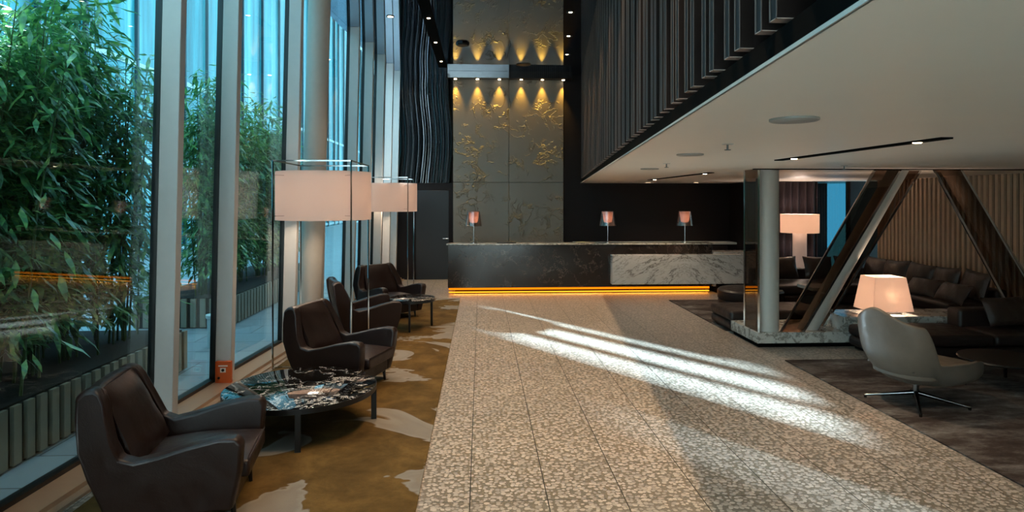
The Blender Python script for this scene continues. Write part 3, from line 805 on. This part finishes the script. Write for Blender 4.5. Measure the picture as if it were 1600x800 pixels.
def pillow(name, par, loc, rot, w_, h, th, mat='cushion_leather'):
    bm = B(); n = 14; F = {}; K = {}
    for i in range(n+1):
        for j in range(n+1):
            u, v_ = i/n*2-1, j/n*2-1
            e = max(0, (1-abs(u)**2.6))**.55*max(0, (1-abs(v_)**2.6))**.55
            pin = 1-.07*(1-abs(u)**2)*abs(v_)**6-.0; pin2 = 1-.07*(1-abs(v_)**2)*abs(u)**6
            x = u*w_/2*pin2; z = v_*h/2*pin
            wr = .006*math.sin(9*u+4*v_)*e
            F[i, j] = bm.verts.new((x, -th/2*e+wr, z)); K[i, j] = F[i, j] if e <= 1e-9 else bm.verts.new((x, th/2*e, z))
    for i in range(n):
        for j in range(n):
            bm.faces.new((F[i, j], F[i+1, j], F[i+1, j+1], F[i, j+1]))
            try: bm.faces.new((K[i, j], K[i, j+1], K[i+1, j+1], K[i+1, j]))
            except ValueError: pass
    o = mobj(name, bm, mat, par, smooth=True); o.location = loc; o.rotation_euler = rot
    return o
# front sofa
t_ = thing('sofa', 'dark leather low chaise sofa behind the grey swivel chair', 'sofa', (6.4, 8.2, 0))
bm = B(); box(bm, -1.24, .95, -.35, .4, 0.014, .06); mobj('plinth', bm, 'black', t_)
rbox('base', t_, -1.31, 1.0, -.42, .46, .055, .19)
rbox('seat_cushion', t_, -1.32, .1, -.43, .46, .195, .34, crown=.025); rbox('seat_cushion', t_, .1, 1.0, -.43, .2, .195, .34, crown=.025)
rbox('backrest', t_, .10, 1.0, .2, .46, .19, .57)
p = pillow('cushion', None, (7.05, 8.27, .56), (math.radians(-24), 0, math.radians(6)), .66, .40, .17); tag(p, 'large dark leather cushion leaning on the front sofa at the right edge', 'cushion')
# long sofa by the slats (L)
t_ = thing('sofa', 'long dark leather corner sofa against the slatted wall', 'sofa', (7.95, 11.4, 0))
def wl(y): return rx(y)-.06-7.2
rbox('base', t_, -.55, .45, -1.6, 1.7, .04, .22); rbox('base', t_, -2.3, -.55, .65, 1.7, .04, .22)
for a, b2 in ((-1.6, -.5), (-.48, .6), (.62, 1.68)): rbox('seat_cushion', t_, -.55, .25, a, b2, .22, .40, crown=.02)
rbox('seat_cushion', t_, -2.3, -.57, .65, 1.68, .22, .40, crown=.02)
rbox('backrest', t_, .25, .45, -1.6, 1.7, .22, .62); rbox('backrest', t_, -2.3, .22, 1.72, 1.92, .04, .62)
labels = [('nearest', -1.3), ('second nearest', -.68), ('middle', -.05), ('fourth', .58), ('farthest', 1.15)]
nm = ['dark leather back cushion on the corner sofa, nearest the left-leaning column', 'dark leather back cushion on the corner sofa, second from its near end', 'dark leather back cushion in the middle of the corner sofa', 'dark leather back cushion just right of the square-shade lamp, on the corner sofa', 'dark leather back cushion in the far corner of the corner sofa']
for i, (q, yo) in enumerate(labels):
    p = pillow('cushion', None, (7.95+.12-.02*i, 11.4+yo, .66), (math.radians(-14), math.radians((-1)**i*3), math.radians(-90+(i*5-8))), .66, .48, .20)
    tag(p, nm[i], 'cushion', 'cushions along the corner sofa')
for i, (x, yo, lb) in enumerate(((7.66, 10.05, 'flat dark cushion lying low in front at the near end of the corner sofa'), (7.66, 10.75, 'flat dark cushion lying low beside it, just behind the bench end'))):
    p = pillow('cushion', None, (x, yo, .54), (math.radians(-35), 0, math.radians(-88+8*i)), .64, .38, .17); tag(p, lb, 'cushion', 'cushions along the corner sofa')
for x, lb in ((6.2, 'dark leather cushion on the corner sofa under the wide pink-white lamp shade'), (6.95, 'dark leather cushion on the far side of the corner sofa, left of the square-shade lamp'), (7.6, 'dark leather cushion on the far side of the corner sofa, beside the corner')):
    p = pillow('cushion', None, (x, 12.88, .66), (math.radians(-16), math.radians(x*3-20), math.radians(3)), .64, .47, .18); tag(p, lb, 'cushion', 'cushions along the corner sofa')
# chaise and ottoman left
t_ = thing('chaise', 'dark low leather chaise behind the marble plinth', 'chaise', (4.6, 10.1, 0))
bm = B(); box(bm, -.70, .75, -.38, .38, 0.014, .06); mobj('plinth', bm, 'black', t_)
rbox('base', t_, -.76, .8, -.43, .45, .05, .18); rbox('seat_cushion', t_, -.77, .8, -.44, .45, .185, .34, crown=.02)
t_ = thing('ottoman', 'round dark ottoman between the desk and the low chaise', 'ottoman', (5.25, 12.25, 0))
bm = B(); lathe(bm, [(0, .014), (.58, .014), (.60, .04), (.60, .12), (0, .12)], 48); mobj('base', bm, 'sofa_leather', t_, bevel=.01)
bm = B(); lathe(bm, [(0, .12), (.59, .12), (.615, .15), (.615, .29), (.58, .325), (.4, .34), (0, .345)], 48); mobj('seat_cushion', bm, 'sofa_leather', t_, smooth=True)
t_ = thing('side_table', 'small white side table behind the round column', 'table', (6.15, 11.35, 0))
bm = B(); box(bm, -.28, .28, -.28, .28, .44, .50); mobj('table_top', bm, 'white_plastic', t_, bevel=.006, bseg=2)
bm = B(); box(bm, -.2, .2, -.2, .2, .014, .03); mobj('base', bm, 'steel', t_); bm = B(); tube(bm, (0, 0, .03), (0, 0, .44), .03); mobj('leg', bm, 'steel', t_)
# floor lamp right
t_ = thing('floor_lamp', 'pedestal floor lamp with wide pink-white shade by the narrow blue window', 'floor lamp', (7.05, 13.85, 0))
bm = B(); lathe(bm, [(0, 0), (.2, 0), (.2, .02), (.145, .03), (.145, 1.33), (0, 1.33)], 36); mobj('pedestal', bm, 'shade', t_, smooth=True)
bm = B(); R = .40; lathe(bm, [(R, 1.33), (R, 1.74), (R-.008, 1.74), (R-.008, 1.33), (R, 1.33)], 48); mobj('lamp_shade', bm, 'square_shade', t_, smooth=True)
bm = B(); lathe(bm, [(0, 1.34), (.05, 1.36), (.06, 1.42), (.03, 1.5), (0, 1.51)], 16); mobj('bulb', bm, 'bulb', t_, smooth=True)
point((7.05, 13.85, 1.6), 24, (1, .80, .68), .1)

# low glass table at right edge
t_ = thing('coffee_table', 'low dark table with angled legs at the right edge of the picture', 'table', (5.75, 6.75, 0))
bm = B(); lathe(bm, [(0, .30), (.44, .30), (.45, .31), (.44, .325), (0, .325)], 48); mobj('table_top', bm, 'black', t_, smooth=True)
for a in (30, 150, 270):
    a = math.radians(a+20); c, s_ = math.cos(a), math.sin(a)
    bm = B(); bar(bm, (.25*c, .25*s_, .30), (.42*c, .42*s_, .02), .022); mobj('leg', bm, 'black', t_)

# ------------------------------------------------------------ swivel chair
t_ = thing('swivel_chair', 'grey leather wing swivel chair on a four-star metal foot', 'chair', (4.36, 6.22, 0), math.radians(15))
def sstep(a, b2, x):
    x = max(0, min(1, (x-a)/(b2-a))); return x*x*(3-2*x)
def shell(bm, inset, zoff, NA=96, NV=22):
    ring = []
    for iv in range(NV+1):
        v_ = iv/NV; L = []
        for ia in range(NA):
            a = 2*PI*ia/NA; an = abs((a+PI) % (2*PI)-PI)*180/PI     # 0 front .. 180 back
            rim = .40+.095*sstep(18, 42, an)-.0*an
            rim = rim+(.86-.495)*sstep(111, 121, an)+.15*sstep(124, 180, an)
            # footprint superellipse at arm level
            ca, sa = math.cos(a), math.sin(a)
            fxr = .66 if ca > 0 else .44; fyr = .40
            pw = 2.7
            r = 1/((abs(ca)/fxr)**pw+(abs(sa)/fyr)**pw)**(1/pw)
            z = .235+(rim-.235)*v_
            bk_ = sstep(70, 120, an)
            hz = min(1, (z-.235)/(.15+.22*bk_))
            k = (.46-.12*bk_)+(.54+.12*bk_)*(1-(1-hz)**2.2)**(.5+.15*bk_)
            x, y_ = ca*r*k, sa*r*k
            if an > 60:
                up = max(0, z-.45); lean = -.20*up*sstep(60, 110, an)
                x += lean
                y_ *= 1+.10*math.sin(min(1, up/.5)*PI/1.0)*.5-.12*sstep(.3, .58, up)
            nx_, ny_ = -ca*inset, -sa*inset
            L.append(bm.verts.new((x+nx_, y_+ny_, z+zoff*(1-v_))))
        ring.append(L)
    return ring
bm = B(); out = shell(bm, 0, 0); inn = shell(bm, .045, .06)
def skin(r, flip):
    for a, b2 in zip(r, r[1:]):
        n = len(a)
        for i in range(n):
            f = (a[i], a[(i+1) % n], b2[(i+1) % n], b2[i]); bm.faces.new(f if not flip else f[::-1])
skin(out, False); skin(inn, True)
n = len(out[0])
for i in range(n): bm.faces.new((out[-1][i], out[-1][(i+1) % n], inn[-1][(i+1) % n], inn[-1][i]))
bm.faces.new(out[0][::-1]); bm.faces.new(inn[0])
o = mobj('shell', bm, 'shell_leather', t_, smooth=True, subd=1)
bm = B(); n = 40; T = []
for (k, z) in ((.2, .33), (.98, .335), (1.0, .37), (.97, .41), (.85, .432), (.5, .445)):
    L = []
    for i in range(n):
        a = 2*PI*i/n; ca, sa = math.cos(a), math.sin(a); f_ = .595 if ca > 0 else .36
        r = 1/((abs(ca)/f_)**3+(abs(sa)/.325)**3)**(1/3); L.append(bm.verts.new((ca*r*k, sa*r*k, z)))
    T.append(L)
for a, b2 in zip(T, T[1:]):
    for i in range(n): bm.faces.new((a[i], a[(i+1) % n], b2[(i+1) % n], b2[i]))
bm.faces.new(T[0][::-1]); bm.faces.new(T[-1]); mobj('seat_cushion', bm, 'shell_leather', t_, smooth=True)
pb = pillow('back_cushion', t_, (-.29, 0, .62), (math.radians(-12), 0, math.radians(-90)), .54, .44, .12, 'shell_leather')
bm = B(); tube(bm, (0, 0, .08), (0, 0, .25), .028, n=20); lathe(bm, [(0, .225), (.12, .228), (.12, .24), (0, .245)], 24); mobj('stem', bm, 'steel', t_, smooth=True)
for k in range(4):
    a = PI/4+k*PI/2; c, s_ = math.cos(a), math.sin(a)
    bm = B(); tube(bm, (.02*c, .02*s_, .125), (.45*c, .45*s_, .04), .022, .013, 12); tube(bm, (.445*c, .445*s_, .045), (.445*c, .445*s_, .014), .014, n=12); mobj('leg', bm, 'steel', t_, smooth=True)

# ------------------------------------------------------------ ceiling fittings
def track(x, y0, y1, ys, z, label, w_=.1):
    t_ = thing('light_track', label, 'ceiling light', (x, (y0+y1)/2, z)); m = (y0+y1)/2
    bm = B(); box(bm, -w_, w_, y0-m, y1-m, -.012, 0); mobj('channel', bm, 'black_box', t_)
    for y in ys:
        bm = B(); lathe(bm, [(0, -.018), (.025, -.017), (.032, -.012), (0, -.012)], 20); o = mobj('spot_lamp', bm, 'bulb', t_, smooth=True); o.location = (0, y-m, 0)
    return t_
track(3.2, 4.25, 6.75, (4.55, 6.40), SOF, 'nearer black slot with two small spotlights in the lower ceiling', .045)
track(3.62, 9.9, 13.6, (10.2, 13.2), SOF, 'farther black slot with two small spotlights in the lower ceiling', .045)
for (x, y) in ((3.2, 4.55), (3.2, 6.4), (3.62, 10.2), (3.62, 13.2)): spot((x, y, SOF-.04), 62, WARM, 110, .8, target=(x, y, 0))
for (x, y) in ((5.6, 11.5), (6.4, 9.9), (5.4, 7.3), (6.6, 6.0), (5.8, 13.2)): pass
track(-.93, 3.5, 15.7, (4.2, 6.0, 7.8, 9.6, 11.45, 13.2, 15.0), CEIL, 'long dark slot of spotlights in the mirror ceiling', .1)
for y in (4.2, 6.0, 7.8, 9.6, 11.45, 13.2, 15.0): spot((-.93, y, CEIL-.06), 90, WARM, 75, .8, target=(-1.3, y, 0))
def disc(kind, x, y, z, r, label, mat, grp=None, cat='ceiling speaker', th=.015):
    bm = B(); lathe(bm, [(0, 0), (r*.93, 0), (r, .004), (r, th), (0, th)], 40)
    o = mobj(kind, bm, mat, smooth=True, loc=(x, y, z-th)); tag(o, label, cat, grp); return o
disc('ceiling_speaker', 1.66, 3.32, SOF, .125, 'largest round grey disc in the lower ceiling, nearest', 'grey_plastic')
disc('ceiling_speaker', 1.97, 5.95, SOF, .125, 'round grey disc in the lower ceiling between the two sprinklers', 'grey_plastic')
disc('ceiling_speaker', 2.33, 8.75, SOF, .125, 'farthest round grey disc in the lower ceiling', 'grey_plastic')
disc('ceiling_speaker', 1.02, 15.3, CEIL, .18, 'dark oval disc in the mirror ceiling in front of the relief wall', 'black')
bm = B(); lathe(bm, [(0, 0), (.12, 0), (.14, .03), (.14, .05), (0, .05)], 8); tag(mobj('ceiling_camera', bm, 'black', loc=(-.38, 13.3, CEIL-.05)), 'black octagonal fitting in the mirror ceiling', 'ceiling fitting')
def sprinkler(x, y, label):
    t_ = thing('sprinkler', label, 'sprinkler', (x, y, SOF))
    bm = B(); lathe(bm, [(0, -.006), (.04, -.006), (.045, 0), (0, 0)], 20); mobj('rose', bm, 'white_plastic', t_, smooth=True)
    bm = B(); tube(bm, (0, 0, -.045), (0, 0, -.005), .008); lathe(bm, [(0, -.05), (.025, -.048), (.025, -.044), (0, -.044)], 16); mobj('head', bm, 'steel', t_, smooth=True)
sprinkler(1.90, 4.85, 'nearest small sprinkler head under the white ceiling'); sprinkler(2.2, 7.5, 'middle small sprinkler head under the white ceiling'); sprinkler(4.6, 7.9, 'small sprinkler head just in front of the leaning columns')
for i, (x, lb) in enumerate(((4.15, 'round downlight by the end wall, left'), (5.35, 'round downlight by the end wall, middle'), (6.6, 'round downlight by the end wall, right'))):
    t_ = thing('downlight', lb, 'ceiling light', (x, 15.7, SOF))
    bm = B(); lathe(bm, [(.06, -.006), (.09, -.006), (.09, 0), (.06, 0), (.06, -.006)], 28); mobj('ring', bm, 'white_plastic', t_, smooth=True)
    bm = B(); lathe(bm, [(0, -.003), (.06, -.003)], 24); mobj('lens', bm, 'bulb', t_)
    spot((x, 15.7, SOF-.03), 25, WARM, 90, .7, target=(x, 15.7, 0))
# downlights over the hall just inside the fin line
for i, y in enumerate((3.0, 4.6, 6.2, 7.8, 9.4, 11.0, 12.6, 14.2)):
    x = sx(y)-.42
    t_ = thing('downlight', 'small round downlight in the mirror ceiling along the dark fins', 'ceiling light', (x, y, CEIL), 0, 'downlights along the dark fins')
    bm = B(); lathe(bm, [(.05, -.008), (.075, -.008), (.075, 0), (.05, 0), (.05, -.008)], 24); mobj('ring', bm, 'black', t_, smooth=True)
    bm = B(); lathe(bm, [(0, -.004), (.03, -.004)], 20); mobj('lens', bm, 'bulb', t_)
    spot((x, y, CEIL-.03), 190, (1, .73, .44), 62, .5, .05, target=(x-.35, y, 0))
t_ = thing('downlight', 'glowing disc at a bright starry point near the window side of the mirror ceiling', 'ceiling light', (-1.6, 11.4, CEIL))  # glowing disc added for a starry bright point, without a spot of its own
bm = B(); lathe(bm, [(.05, -.01), (.07, -.01), (.07, 0), (.05, 0), (.05, -.01)], 24); mobj('ring', bm, 'black', t_, smooth=True)
bm = B(); lathe(bm, [(0, -.012), (.05, -.008)], 20); mobj('lens', bm, 'bulb', t_)
# wall-wash beam over the relief wall
t_ = thing('light_beam', 'mirror-faced beam of six wall washers above the relief wall', 'wall light', (.71, BACK-.42, CEIL))
bm = B(); box(bm, -1.55, 0.0, -.05, .20, -.17, 0); mobj('polished_face', bm, 'steel', t_, bevel=.004, bseg=1)
bm = B(); box(bm, 0.0, 1.62, -.05, .20, -.17, 0)
x = .02
while x < 1.6: box(bm, x, x+.02, -.065, -.05, -.17, 0); x += .05
mobj('ribbed_face', bm, 'finwall', t_)
for i, x in enumerate((-1.36, -.80, -.24, .32, .86, 1.40)):
    bm = B(); lathe(bm, [(0, -.178), (.035, -.178), (.035, -.17), (0, -.17)], 16); o = mobj('spot_lamp', bm, 'bulb', t_, smooth=True); o.location = (x, .16, 0)
    spot((.71+x, BACK-.20, CEIL-.19), 85, (1, .58, .09), 52, 1.0, .02, target=(.71+x, BACK-.17, CEIL-1.2))
